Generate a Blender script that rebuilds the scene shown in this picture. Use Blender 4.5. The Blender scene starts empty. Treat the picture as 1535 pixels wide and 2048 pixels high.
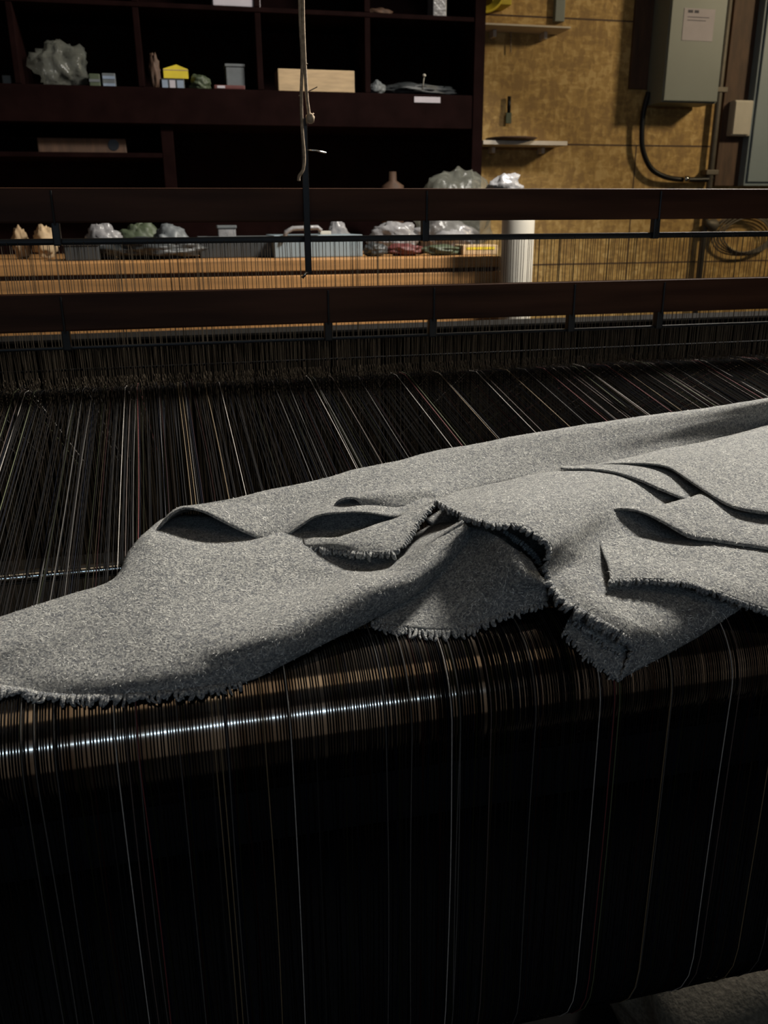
import bpy, math, random
import numpy as np
from mathutils import Vector, Matrix
sc = bpy.context.scene
rng = np.random.default_rng(7); random.seed(7)

# ------------------------------------------------------------------ camera
F = 1703.0; CX, CY = 767.5, 1024.0          # focal length in pixels of a 1535x2048 frame
CAM = np.array([0.0, 0.0, 1.3])
A = np.array([[0.97356234, 0.07971691, 0.21405978],
              [-0.22833529, 0.31389421, 0.92159287],
              [-0.00627441, 0.94610551, -0.32379777]])   # rows: world axes seen in (right, up, forward)
cd = bpy.data.cameras.new('camera'); cam = bpy.data.objects.new('camera', cd); sc.collection.objects.link(cam)
M4 = Matrix.Identity(4)
for i in range(3):
    M4[i][0] = A[i, 0]; M4[i][1] = A[i, 1]; M4[i][2] = -A[i, 2]; M4[i][3] = CAM[i]
cam.matrix_world = M4
cd.sensor_fit = 'VERTICAL'; cd.sensor_height = 36.0; cd.lens = 36.0 * F / 2048.0
cd.dof.use_dof = True; cd.dof.focus_distance = 0.95; cd.dof.aperture_fstop = 12.0
cd.clip_start = 0.02; cd.clip_end = 60
sc.camera = cam

# ------------------------------------------------------------------ world, lamps, exposure
w = bpy.data.worlds.new('world'); sc.world = w; w.use_nodes = True
w.node_tree.nodes['Background'].inputs[0].default_value = (0.55, 0.7, 1.0, 1)
w.node_tree.nodes['Background'].inputs[1].default_value = 0.004
def area(name, loc, target, sx, sy, power, col, spread=180):
    l = bpy.data.lights.new(name, 'AREA'); l.shape = 'RECTANGLE'; l.size = sx; l.size_y = sy
    l.energy = power; l.color = col; l.spread = math.radians(spread)
    o = bpy.data.objects.new(name, l); sc.collection.objects.link(o); o.location = loc
    d = Vector(target) - Vector(loc)
    o.rotation_euler = d.to_track_quat('-Z', 'Y').to_euler()
    return o
area('reflector_lamp', (1.95, 2.3, 3.1), (0.35, 0.75, 0.95), 0.5, 0.5, 232, (1.0, 0.95, 0.87))
area('daylight_slot', (-0.25, -2.6, 2.15), (-0.25, 0.7, 0.95), 2.8, 0.035, 12.0, (0.50, 0.74, 1.0))
area('rear_warm_fill', (0.1, -0.3, 3.1), (0.1, 0.7, 0.95), 2.4, 0.7, 2.4, (1.0, 0.76, 0.50))  # added unseen warm area, gives the roller its reflection of lit boards
area('wall_lamp', (4.1, 2.1, 2.95), (1.6, 4.2, 1.7), 0.3, 0.3, 40, (1.0, 0.80, 0.50))
sc.view_settings.view_transform = 'Standard'; sc.view_settings.look = 'None'
sc.view_settings.gamma = 1.0; sc.view_settings.use_curve_mapping = False
sc.view_settings.exposure = 0.0

# ------------------------------------------------------------------ geometry of the place
def unit(v): v = np.asarray(v, float); return v / np.linalg.norm(v)
def ray(x, y): return unit(A @ np.array([x - CX, CY - y, F]))
def WP(x, y, Y):                     # point of the frontal plane at depth Y
    d = ray(x, y); return CAM + d * (Y / d[1])
YC, ZC, RR = 0.69, 0.873, 0.07       # whip roll axis and radius
WD = ray(278, 70); WD = WD / WD[1]   # warp direction, away from the viewer
WN2 = unit([-WD[2], 1.0])            # (Y, Z) normal of the warp plane
TH0 = math.atan2(WN2[0], WN2[1])
RB = 0.12; YB, ZB = YC - RR + RB, 1.3 + (0.211 * RB - 0.489) / 0.615
def sd(p):                           # height above the warp sheet
    r = np.array([p[1] - YC, p[2] - ZC])
    along = r[0] * WN2[1] - r[1] * WN2[0]
    if along > 0: return r @ WN2 - RR
    if r[1] < 0: return -r[0] - RR
    return np.hypot(*r) - RR
def P(x, y, h):                      # point h millimetres above the warp sheet, along a sight line
    h = h / 1000.0; d = ray(x, y); t = 0.3; last = sd(CAM + d * t)
    while t < 6:
        t2 = t + 0.01; s = sd(CAM + d * t2)
        if s <= h:
            a, b = t, t2
            for _ in range(24):
                m = 0.5 * (a + b)
                if sd(CAM + d * m) > h: a = m
                else: b = m
            return CAM + d * b
        t = t2
    return CAM + d * 2

# ------------------------------------------------------------------ materials
def nm(name):
    m = bpy.data.materials.new(name); m.use_nodes = True; nt = m.node_tree
    return m, nt, nt.nodes['Principled BSDF']
def N(nt, t, **kw):
    n = nt.nodes.new(t)
    for k, v in kw.items():
        if k in n.inputs.keys(): n.inputs[k].default_value = v
        else: setattr(n, k, v)
    return n
def simple(name, col, rough=0.6, metal=0.0, var=0.15, scale=20.0, bump=0.0, trans=0.0, alpha=1.0, stretch=(1, 1, 1), spec=0.5):
    m, nt, b = nm(name); b.inputs['Specular IOR Level'].default_value = spec
    tc = N(nt, 'ShaderNodeTexCoord'); mp = N(nt, 'ShaderNodeMapping'); mp.inputs['Scale'].default_value = stretch
    nt.links.new(tc.outputs['Object'], mp.inputs[0])
    no = N(nt, 'ShaderNodeTexNoise', Scale=scale, Detail=6.0); nt.links.new(mp.outputs[0], no.inputs['Vector'])
    r = N(nt, 'ShaderNodeValToRGB')
    r.color_ramp.elements[0].position = 0.3; r.color_ramp.elements[1].position = 0.7
    r.color_ramp.elements[0].color = tuple(c * (1 - var) for c in col) + (1,)
    r.color_ramp.elements[1].color = tuple(min(1, c * (1 + var)) for c in col) + (1,)
    nt.links.new(no.outputs['Fac'], r.inputs[0]); nt.links.new(r.outputs[0], b.inputs['Base Color'])
    b.inputs['Roughness'].default_value = rough; b.inputs['Metallic'].default_value = metal
    b.inputs['Transmission Weight'].default_value = trans; b.inputs['Alpha'].default_value = alpha
    if bump:
        bm = N(nt, 'ShaderNodeBump', Strength=bump, Distance=0.002); nt.links.new(no.outputs['Fac'], bm.inputs['Height'])
        nt.links.new(bm.outputs[0], b.inputs['Normal'])
    return m
def yarn_material():
    m, nt, b = nm('dark_warp_yarn'); a = N(nt, 'ShaderNodeVertexColor'); a.layer_name = 'Col'
    nt.links.new(a.outputs['Color'], b.inputs['Base Color']); b.inputs['Roughness'].default_value = 0.75
    b.inputs['Specular IOR Level'].default_value = 0.05
    return m
def osb_material():
    m, nt, b = nm('oriented_strand_board'); tc = N(nt, 'ShaderNodeTexCoord')
    base = None; hs = []
    for k, (sc_, rot) in enumerate([((60, 60, 18), 0.5), ((24, 24, 70), -0.4), ((44, 44, 36), 0.9)]):
        mp = N(nt, 'ShaderNodeMapping'); mp.inputs['Scale'].default_value = sc_; mp.inputs['Rotation'].default_value = (0, rot, 0)
        nt.links.new(tc.outputs['Object'], mp.inputs[0])
        v = N(nt, 'ShaderNodeTexVoronoi', Scale=1.0); nt.links.new(mp.outputs[0], v.inputs['Vector']); hs.append(v)
    mix = N(nt, 'ShaderNodeMix', data_type='RGBA'); mix.inputs['Factor'].default_value = 0.5
    nt.links.new(hs[0].outputs['Color'], mix.inputs[6]); nt.links.new(hs[1].outputs['Color'], mix.inputs[7])
    mix2 = N(nt, 'ShaderNodeMix', data_type='RGBA'); mix2.inputs['Factor'].default_value = 0.35
    nt.links.new(mix.outputs[2], mix2.inputs[6]); nt.links.new(hs[2].outputs['Color'], mix2.inputs[7])
    bw = N(nt, 'ShaderNodeRGBToBW'); nt.links.new(mix2.outputs[2], bw.inputs[0])
    no = N(nt, 'ShaderNodeTexNoise', Scale=9.0, Detail=8.0); nt.links.new(tc.outputs['Object'], no.inputs['Vector'])
    add = N(nt, 'ShaderNodeMath', operation='ADD'); nt.links.new(bw.outputs[0], add.inputs[0]); nt.links.new(no.outputs['Fac'], add.inputs[1])
    r = N(nt, 'ShaderNodeValToRGB'); e = r.color_ramp.elements
    e[0].position = 0.62; e[0].color = (0.30, 0.18, 0.06, 1); e[1].position = 1.35; e[1].color = (0.56, 0.38, 0.15, 1)
    x = r.color_ramp.elements.new(0.85); x.color = (0.44, 0.275, 0.085, 1)
    sub = N(nt, 'ShaderNodeMath', operation='MULTIPLY'); sub.inputs[1].default_value = 0.8
    nt.links.new(add.outputs[0], sub.inputs[0]); nt.links.new(sub.outputs[0], r.inputs[0])
    nt.links.new(r.outputs[0], b.inputs['Base Color']); b.inputs['Roughness'].default_value = 0.7
    bm = N(nt, 'ShaderNodeBump', Strength=0.3, Distance=0.002); nt.links.new(bw.outputs[0], bm.inputs['Height']); nt.links.new(bm.outputs[0], b.inputs['Normal'])
    return m
def wool_material():
    m, nt, b = nm('grey_heathered_wool'); tc = N(nt, 'ShaderNodeTexCoord')
    n1 = N(nt, 'ShaderNodeTexNoise', Scale=520.0, Detail=3.0, Roughness=0.7); nt.links.new(tc.outputs['Object'], n1.inputs['Vector'])
    n2 = N(nt, 'ShaderNodeTexNoise', Scale=210.0, Detail=4.0, Roughness=0.7, Distortion=1.5); nt.links.new(tc.outputs['Object'], n2.inputs['Vector'])
    wv = N(nt, 'ShaderNodeTexWave', Scale=1.0, Distortion=1.2); wv.inputs['Detail'].default_value = 1.0
    mp = N(nt, 'ShaderNodeMapping'); mp.inputs['Scale'].default_value = (55, 30, 1); nt.links.new(tc.outputs['UV'], mp.inputs[0])
    nt.links.new(mp.outputs[0], wv.inputs['Vector'])
    wv2 = N(nt, 'ShaderNodeTexWave', Scale=1.0, Distortion=1.2); wv2.bands_direction = 'Y'
    mp2 = N(nt, 'ShaderNodeMapping'); mp2.inputs['Scale'].default_value = (30, 55, 1); nt.links.new(tc.outputs['UV'], mp2.inputs[0]); nt.links.new(mp2.outputs[0], wv2.inputs['Vector'])
    mul = N(nt, 'ShaderNodeMath', operation='MULTIPLY'); nt.links.new(wv.outputs['Fac'], mul.inputs[0]); nt.links.new(wv2.outputs['Fac'], mul.inputs[1])
    a1 = N(nt, 'ShaderNodeMath', operation='MULTIPLY_ADD'); a1.inputs[1].default_value = 0.9
    nt.links.new(n2.outputs['Fac'], a1.inputs[0]); nt.links.new(n1.outputs['Fac'], a1.inputs[2])
    a2 = N(nt, 'ShaderNodeMath', operation='MULTIPLY_ADD'); a2.inputs[1].default_value = 0.18
    nt.links.new(mul.outputs[0], a2.inputs[0]); nt.links.new(a1.outputs[0], a2.inputs[2])
    r = N(nt, 'ShaderNodeValToRGB'); e = r.color_ramp.elements
    e[0].position = 0.69; e[0].color = (0.12, 0.13, 0.145, 1); e[1].position = 0.91; e[1].color = (0.66, 0.65, 0.60, 1)
    x = e.new(0.80); x.color = (0.36, 0.36, 0.345, 1)
    sb = N(nt, 'ShaderNodeMath', operation='MULTIPLY'); sb.inputs[1].default_value = 0.8
    nt.links.new(a2.outputs[0], sb.inputs[0]); nt.links.new(sb.outputs[0], r.inputs[0])
    nt.links.new(r.outputs[0], b.inputs['Base Color']); b.inputs['Roughness'].default_value = 0.95
    b.inputs['Specular IOR Level'].default_value = 0.1
    b.inputs['Sheen Weight'].default_value = 0.25; b.inputs['Sheen Roughness'].default_value = 0.5
    bm = N(nt, 'ShaderNodeBump', Strength=1.0, Distance=0.003); nt.links.new(a2.outputs[0], bm.inputs['Height']); nt.links.new(bm.outputs[0], b.inputs['Normal'])
    return m
def steel_material():
    m, nt, b = nm('worn_roller_steel'); tc = N(nt, 'ShaderNodeTexCoord')
    mp = N(nt, 'ShaderNodeMapping'); mp.inputs['Scale'].default_value = (6, 1, 1); nt.links.new(tc.outputs['Object'], mp.inputs[0])
    n1 = N(nt, 'ShaderNodeTexNoise', Scale=9.0, Detail=7.0); nt.links.new(mp.outputs[0], n1.inputs['Vector'])
    r = N(nt, 'ShaderNodeValToRGB'); e = r.color_ramp.elements
    e[0].position = 0.35; e[0].color = (0.16, 0.12, 0.09, 1); e[1].position = 0.65; e[1].color = (0.5, 0.44, 0.38, 1)
    nt.links.new(n1.outputs['Fac'], r.inputs[0]); nt.links.new(r.outputs[0], b.inputs['Base Color'])
    b.inputs['Metallic'].default_value = 1.0; b.inputs['Roughness'].default_value = 0.12
    return m
def plastic_film(name, col, op):
    m, nt, b = nm(name); b.inputs['Base Color'].default_value = col + (1,); b.inputs['Roughness'].default_value = 0.25
    b.inputs['Alpha'].default_value = op
    tc = N(nt, 'ShaderNodeTexCoord'); n1 = N(nt, 'ShaderNodeTexNoise', Scale=25.0, Detail=4.0); nt.links.new(tc.outputs['Object'], n1.inputs['Vector'])
    bm = N(nt, 'ShaderNodeBump', Strength=0.8, Distance=0.01); nt.links.new(n1.outputs['Fac'], bm.inputs['Height']); nt.links.new(bm.outputs[0], b.inputs['Normal'])
    return m
M = dict(
    yarn=yarn_material(), osb=osb_material(), wool=wool_material(), steel=steel_material(),
    pale_yarn=simple('pale_grey_yarn', (0.36, 0.33, 0.30), 0.8, scale=300, var=0.2),
    grey_yarn=simple('mid_grey_yarn', (0.06, 0.055, 0.05), 0.8, scale=300, var=0.2),
    tan_yarn=simple('tan_yarn', (0.16, 0.11, 0.055), 0.8, scale=300),
    olive_yarn=simple('olive_yarn', (0.07, 0.08, 0.035), 0.8, scale=300),
    red_yarn=simple('burgundy_yarn', (0.12, 0.02, 0.02), 0.8, scale=300),
    brown_yarn=simple('brown_yarn', (0.07, 0.048, 0.04), 0.8, scale=300),
    nap_l=simple('pale_wool_fibre', (0.62, 0.61, 0.57), 0.9, scale=50), nap_d=simple('dark_wool_fibre', (0.16, 0.17, 0.18), 0.9, scale=50),
    wood=simple('dark_varnished_rail_wood', (0.048, 0.021, 0.012), 0.5, spec=0.1, var=0.4, scale=7, bump=0.15, stretch=(0.5, 4, 6)),
    black=simple('black_painted_steel', (0.014, 0.016, 0.018), 0.35, spec=0.3, var=0.3, scale=30),
    wire=simple('heddle_wire_steel', (0.08, 0.062, 0.042), 0.45, metal=0.4, var=0.3, scale=60),
    chrome=simple('polished_steel_rod', (0.6, 0.6, 0.58), 0.12, metal=1.0, var=0.1, scale=30),
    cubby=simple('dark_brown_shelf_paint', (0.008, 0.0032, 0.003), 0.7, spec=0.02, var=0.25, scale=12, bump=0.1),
    concrete=simple('dark_stained_concrete', (0.008, 0.0076, 0.007), 0.85, spec=0.1, var=0.35, scale=4, bump=0.3),
    ceil=simple('dark_ceiling_board', (0.12, 0.11, 0.10), 0.9, scale=3),
    plaster=simple('dull_painted_board', (0.16, 0.14, 0.12), 0.9, scale=3),
    pine=simple('orange_pine_bench_wood', (0.36, 0.18, 0.06), 0.55, var=0.25, scale=6, bump=0.1, stretch=(0.4, 3, 8)),
    pale_wood=simple('bare_pale_wood', (0.42, 0.30, 0.17), 0.7, var=0.15, scale=14, stretch=(1, 4, 6)),
    brown_board=simple('brown_backing_board', (0.07, 0.036, 0.02), 0.7, var=0.3, scale=9, stretch=(5, 5, 1)),
    panel=simple('grey_enamel_cabinet', (0.16, 0.185, 0.175), 0.5, var=0.06, scale=5),
    blue_panel=simple('blue_grey_enamel', (0.19, 0.24, 0.27), 0.5, var=0.06, scale=5),
    label=simple('lilac_white_paper_label', (0.42, 0.39, 0.43), 0.8, var=0.04), ink=simple('dark_print', (0.08, 0.08, 0.1), 0.8),
    white=simple('off_white_plastic', (0.45, 0.42, 0.36), 0.5, var=0.05), whitewood=simple('white_painted_wood', (0.62, 0.55, 0.46), 0.6, var=0.08),
    rubber=simple('black_cable_rubber', (0.010, 0.010, 0.011), 0.35, spec=0.25), conduit=simple('galvanised_conduit', (0.13, 0.115, 0.095), 0.6, metal=0.5),
    yellow=simple('bright_yellow_plastic', (0.60, 0.47, 0.025), 0.5, var=0.1), twine=simple('jute_twine', (0.33, 0.25, 0.17), 0.9, var=0.4, scale=160, bump=0.5),
    film=plastic_film('clear_crumpled_film', (0.20, 0.205, 0.175), 0.35), filmw=plastic_film('milky_plastic', (0.24, 0.235, 0.24), 0.95),
    greyp=simple('grey_plastic', (0.11, 0.12, 0.125), 0.5), darkp=simple('charcoal_plastic', (0.03, 0.034, 0.036), 0.5),
    cardboard=simple('brown_cardboard', (0.33, 0.23, 0.13), 0.85, var=0.1), bluep=simple('pale_blue_print', (0.22, 0.27, 0.35), 0.5),
    green=simple('dull_green_plastic', (0.05, 0.065, 0.035), 0.6), maroon=simple('maroon_plastic', (0.09, 0.02, 0.018), 0.6),
    shade_black=simple('shade_black_matte', (0.006, 0.0055, 0.005), 0.9, spec=0.05),  # near-black colour stands in for shade on the lower loom parts
    wound=simple('wound_black_yarn', (0.012, 0.012, 0.013), 0.9, spec=0.1, var=0.4, scale=200, stretch=(8, 1, 1), bump=0.5),
    rug=simple('brown_grey_wool_felt', (0.13, 0.11, 0.08), 0.95, var=0.35, scale=160, bump=0.8),
)

# ------------------------------------------------------------------ mesh helpers
class MB:
    def __init__(s): s.v = []; s.f = []; s.c = None
    def add(s, vs, fs):
        k = len(s.v); s.v.extend([tuple(map(float, q)) for q in vs]); s.f.extend([tuple(i + k for i in q) for q in fs])
    def box(s, a, b, bev=0.0):
        a = np.minimum(a, b) if True else a; b2 = np.maximum(np.array(b), a)
        x0, y0, z0 = a; x1, y1, z1 = b2
        if bev <= 0:
            s.add([(x0, y0, z0), (x1, y0, z0), (x1, y1, z0), (x0, y1, z0), (x0, y0, z1), (x1, y0, z1), (x1, y1, z1), (x0, y1, z1)],
                  [(0, 3, 2, 1), (4, 5, 6, 7), (0, 1, 5, 4), (1, 2, 6, 5), (2, 3, 7, 6), (3, 0, 4, 7)]); return
        lo = np.array([x0, y0, z0]); hi = np.array([x1, y1, z1]); e = min(bev, *(0.45 * (hi - lo)))
        bm = __import__('bmesh').new(); import bmesh
        bmesh.ops.create_cube(bm, size=1.0)
        for v in bm.verts: v.co = Vector(((lo + hi) / 2 + np.array(v.co) * (hi - lo)))
        bmesh.ops.bevel(bm, geom=bm.edges[:] + bm.verts[:], offset=e, segments=2, affect='EDGES', profile=0.6)
        bm.verts.ensure_lookup_table(); bm.verts.index_update()
        s.add([v.co[:] for v in bm.verts], [[v.index for v in f.verts] for f in bm.faces]); bm.free()
    def tube(s, pts, r, n=8, cap=True):
        pts = np.array(pts, float); m = len(pts); r = np.full(m, r) if np.isscalar(r) else np.array(r)
        tan = np.gradient(pts, axis=0); tan /= np.linalg.norm(tan, axis=1)[:, None] + 1e-12
        up = np.array([0, 0, 1.0]) if abs(tan[0][2]) < 0.9 else np.array([1.0, 0, 0])
        vs = []; u = unit(np.cross(tan[0], up))
        for i in range(m):
            u = unit(u - tan[i] * (u @ tan[i])); v = np.cross(tan[i], u)
            for k in range(n):
                a = 2 * math.pi * k / n; vs.append(pts[i] + r[i] * (math.cos(a) * u + math.sin(a) * v))
        fs = [(i * n + k, i * n + (k + 1) % n, (i + 1) * n + (k + 1) % n, (i + 1) * n + k) for i in range(m - 1) for k in range(n)]
        if cap: fs += [tuple(range(n))[::-1], tuple((m - 1) * n + k for k in range(n))]
        s.add(vs, fs)
    def lathe(s, c, prof, n=24, axis=(0, 0, 1)):
        ax = unit(axis); u = unit(np.cross(ax, (0.3, 1, 0.2))); v = np.cross(ax, u); vs = []
        for r, h in prof:
            for k in range(n):
                a = 2 * math.pi * k / n; vs.append(np.array(c) + ax * h + r * (math.cos(a) * u + math.sin(a) * v))
        m = len(prof)
        fs = [(i * n + k, i * n + (k + 1) % n, (i + 1) * n + (k + 1) % n, (i + 1) * n + k) for i in range(m - 1) for k in range(n)]
        s.add(vs, fs + [tuple(range(n))[::-1], tuple((m - 1) * n + k for k in range(n))])
    def blob(s, c, size, seed, n=20, amp=0.3, fr=2.2, zmin=None):     # crumpled closed lump
        r0 = np.random.default_rng(seed); ks = r0.normal(size=(14, 3)) * fr; ph = r0.uniform(0, 6.3, 14); vs = []
        for i in range(n + 1):
            th = math.pi * i / n
            for k in range(2 * n):
                a = math.pi * k / n; d = np.array([math.sin(th) * math.cos(a), math.sin(th) * math.sin(a), math.cos(th)])
                q = 1 + amp * sum(abs(math.sin(d @ kk + p)) - 0.6 for kk, p in zip(ks, ph)) / 4.0 + amp * 0.5 * sum(abs(math.sin(2.7 * d @ kk[::-1] + p)) - 0.6 for kk, p in zip(ks, ph)) / 4.0
                p = np.array(c) + d * q * np.array(size)
                if zmin is not None: p[2] = max(p[2], zmin)
                vs.append(p)
        w2 = 2 * n
        fs = [(i * w2 + k, (i + 1) * w2 + k, (i + 1) * w2 + (k + 1) % w2, i * w2 + (k + 1) % w2) for i in range(n) for k in range(w2)]
        s.add(vs, fs)
    def build(s, name, mat, parent=None, smooth=False, bevel=0):
        me = bpy.data.meshes.new(name); me.from_pydata(s.v, [], s.f); me.validate(); me.update()
        if smooth:
            me.polygons.foreach_set('use_smooth', [True] * len(me.polygons))
        for mm in (mat if isinstance(mat, (list, tuple)) else [mat]): me.materials.append(mm)
        o = bpy.data.objects.new(name, me); sc.collection.objects.link(o)
        if parent is not None:
            o.parent = parent; o.matrix_parent_inverse = Matrix.Translation(-Vector(parent.location))
        return o
def tag(o, label=None, cat=None, group=None, kind=None):
    if label: o['label'] = label
    if cat: o['category'] = cat
    if group: o['group'] = group
    if kind: o['kind'] = kind
    return o
def empty(name, loc, label=None, cat=None, group=None):
    o = bpy.data.objects.new(name, None); sc.collection.objects.link(o); o.location = tuple(loc); o.empty_display_size = 0.02
    return tag(o, label, cat, group)
def pbox(x0, y0, x1, y1, Y, d, bev=0.004):       # box whose front face spans two image corners at depth Y, d deep
    a = WP(x0, y0, Y); b = WP(x1, y1, Y); c = WP(x0, y1, Y); e = WP(x1, y0, Y)
    xa = (a[0] + c[0]) / 2; xb = (b[0] + e[0]) / 2; za = (a[2] + e[2]) / 2; zb = (b[2] + c[2]) / 2
    m = MB(); m.box((xa, Y, zb), (xb, Y + d, za), bev); return m

# ------------------------------------------------------------------ setting
YW = 4.30
def slab(name, a, b, mat):
    m = MB(); m.box(a, b); o = m.build(name, mat); o['kind'] = 'structure'; return o
slab('floor', (-4, -3, -0.1), (5.5, YW + 0.1, 0), M['concrete'])
slab('ceiling', (-4, -3, 3.3), (5.5, YW + 0.1, 3.4), M['ceil'])
slab('wall_back', (-4, YW, 0), (5.5, YW + 0.1, 3.3), M['osb'])
slab('wall_left', (-4.1, -3, 0), (-4, YW + 0.1, 3.3), M['plaster'])
slab('wall_right', (5.5, -3, 0), (5.6, YW + 0.1, 3.3), M['plaster'])
slab('wall_front', (-4, -3.1, 0), (5.5, -3, 3.3), M['plaster'])
zs = [WP(1200, 40, YW)[2], WP(1200, 290, YW)[2], WP(1200, 527, YW)[2]]
for k, z in enumerate(zs):                    # tongue and groove seams of the strand board
    slab('trim_%d' % (k + 1), (-4, YW - 0.0015, z - 0.0035), (5.5, YW + 0.001, z + 0.0035), M['brown_board'])
xs = WP(1263, 400, YW)[0]
slab('trim_4', (xs - 0.003, YW - 0.0015, 0), (xs + 0.003, YW + 0.001, zs[1]), M['brown_board'])

# ------------------------------------------------------------------ loom rollers
XL, XR = -0.95, 2.3
def roller(name, c, r, label, cat, mat, flange=None):
    t = empty(name, (XL, c[0], c[1]), label, cat)
    m = MB(); m.lathe((XL, c[0], c[1]), [(r - 0.003, 0), (r, 0.003), (r, 0.02), (r, XR - XL - 0.02), (r, XR - XL - 0.003), (r - 0.003, XR - XL)], 96, (1, 0, 0)); m.build('barrel', mat, t, True)
    m = MB(); m.lathe((XL - 0.12, c[0], c[1]), [(0.02, 0), (0.02, 0.121)], 24, (1, 0, 0)); m.build('axle', M['black'], t, True)
    m = MB(); m.lathe((XR - 0.001, c[0], c[1]), [(0.02, 0), (0.02, 0.121)], 24, (1, 0, 0)); m.build('axle', M['black'], t, True)
    return t
RT = 0.0006
roller('whip_roller', (YC, ZC), RR - 2 * RT - 0.0002, 'large polished steel roller under the dark warp threads, below the grey cloth', 'loom roller', M['steel'])
roller('warp_beam', (YB, ZB), RB - 0.004, 'big dark warp beam low at the front, wrapped by hanging black threads', 'warp beam', M['wound'])
rp = WP(118, 1140, 1.0); 
# rod lying under the rising warp, seen through the threads
def on_warp(x, y, h):
    return P(x, y, h)
p1 = P(118, 1147, -9)
t = MB(); t.lathe((XL, p1[1], p1[2]), [(0.006, 0), (0.0075, 0.002), (0.0075, 0.02), (0.0075, XR - XL - 0.02), (0.0075, XR - XL - 0.002), (0.006, XR - XL)], 32, (1, 0, 0))
tag(t.build('lease_rod', M['chrome'], None, True), 'thin bright steel rod crossing under the threads left of the cloth', 'rod')

# ------------------------------------------------------------------ warp threads
YH = 1.342                                       # the heddles
def warp_path(x0, j=0.0, yend=1.95, front_only=False):
    pts = []
    s0 = YC + (RR) * math.sin(TH0) * 0 
    ty = YC + WN2[0] * RR; tz = ZC + WN2[1] * RR
    slope = WD[2]
    xh = x0 + WD[0] * (YH - ty)
    pts.append((xh + 0.0, yend, tz + slope * (YH - ty) - 0.45 * (yend - YH)))
    pts.append((xh, YH + 0.04, tz + slope * (YH - ty) - 0.002 + j * 2))
    nseg = 10
    for k in range(nseg + 1):
        q = 1 - k / nseg; Y = ty + (YH - ty) * q
        pts.append((x0 + WD[0] * (Y - ty) + j * 2.5 * math.sin(3.1 * q), Y, tz + slope * (Y - ty) + j * math.sin(math.pi * q)))
    a0 = math.atan2(WN2[1], WN2[0]); a1 = math.pi
    for k in range(1, 11):
        a = a0 + (a1 - a0) * k / 10; pts.append((x0, YC + RR * math.cos(a), ZC + RR * math.sin(a)))
    zz = ZC; n = 6
    for k in range(1, n + 1):
        z = ZC + (ZB - ZC) * k / n; pts.append((x0 + j * 1.5 * math.sin(math.pi * k / n), YC - RR - abs(j) * 0.5 * math.sin(math.pi * k / n), z))
    for k in range(1, 13):
        a = math.pi + math.pi * 0.9 * k / 12; pts.append((x0, YB + RB * math.cos(a), ZB + RB * math.sin(a)))
    return np.array(pts)
def thread_geo(m, x0, r, j):
    p = warp_path(x0, j); m.tube(p, r, 4, False); return (len(p)) * 4
PAL = [((0.012, 0.012, 0.014), 10), ((0.02, 0.018, 0.02), 6), ((0.018, 0.013, 0.011), 5), ((0.03, 0.02, 0.016), 3), ((0.012, 0.016, 0.035), 3),
       ((0.035, 0.033, 0.033), 1.5), ((0.05, 0.012, 0.012), 1.2), ((0.04, 0.045, 0.018), 1.4), ((0.08, 0.055, 0.03), 0.6), ((0.08, 0.075, 0.07), 0.4)]
pw = np.array([b for a, b in PAL]); pw = pw / pw.sum()
m = MB(); cols = []; x = XL + 0.02
while x < XR - 0.03:
    c = PAL[rng.choice(len(PAL), p=pw)][0]
    k = thread_geo(m, x, 0.00048 + 0.00014 * rng.random(), rng.normal() * 0.0012)
    cols.append(np.tile(np.array(tuple(q * 0.27 for q in c) + (1.0,)), (k, 1)))
    x += 0.0024 * (0.75 + 0.5 * rng.random()) * (1.0 if rng.random() > 0.08 else 1.7)
wo = m.build('warp_threads', M['yarn'])
ca = wo.data.color_attributes.new('Col', 'FLOAT_COLOR', 'POINT'); ca.data.foreach_set('color', np.concatenate(cols).ravel())
tag(wo, 'dense sheet of fine dark warp threads running over the roller', 'warp threads', kind='stuff')
ty = YC + WN2[0] * RR
def x_on_roll(px, py):
    p = P(px, py, 0.5); return p[0] - WD[0] * (p[1] - ty) if p[1] > ty else p[0]
bright = [(50, 787), (250, 780), (438, 765), (622, 765), (793, 752), (955, 747), (1413, 725), (1180, 745)]
pales = [(x_on_roll(*b), 0.0005, 'pale_yarn') for b in bright]
for b in [(150, 790), (185, 790), (355, 770), (362, 772), (545, 765), (880, 750), (720, 760), (1050, 740), (1110, 740), (1240, 735), (1350, 735), (1490, 725), (410, 770), (273, 785), (318, 785), (575, 765), (-60, 800), (-120, 800)]:
    pales.append((x_on_roll(*b), 0.0005, 'grey_yarn' if rng.random() < 0.6 else 'tan_yarn'))
for k in range(64):
    pales.append((rng.uniform(-0.4, 1.9), 0.00055, ['tan_yarn', 'olive_yarn', 'brown_yarn', 'brown_yarn', 'red_yarn', 'grey_yarn'][rng.integers(6)]))
LAB = {'pale_yarn': ('pale grey warp thread standing out among the dark ones', 'pale warp threads'), 'grey_yarn': ('mid grey warp thread among the dark ones', 'grey warp threads'), 'tan_yarn': ('tan warp thread standing out among the dark ones', 'tan warp threads'),
       'olive_yarn': ('olive green warp thread among the dark ones', 'olive warp threads'), 'red_yarn': ('burgundy warp thread among the dark ones', 'burgundy warp threads'),
       'brown_yarn': ('light brown warp thread among the dark ones', 'brown warp threads')}
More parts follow.
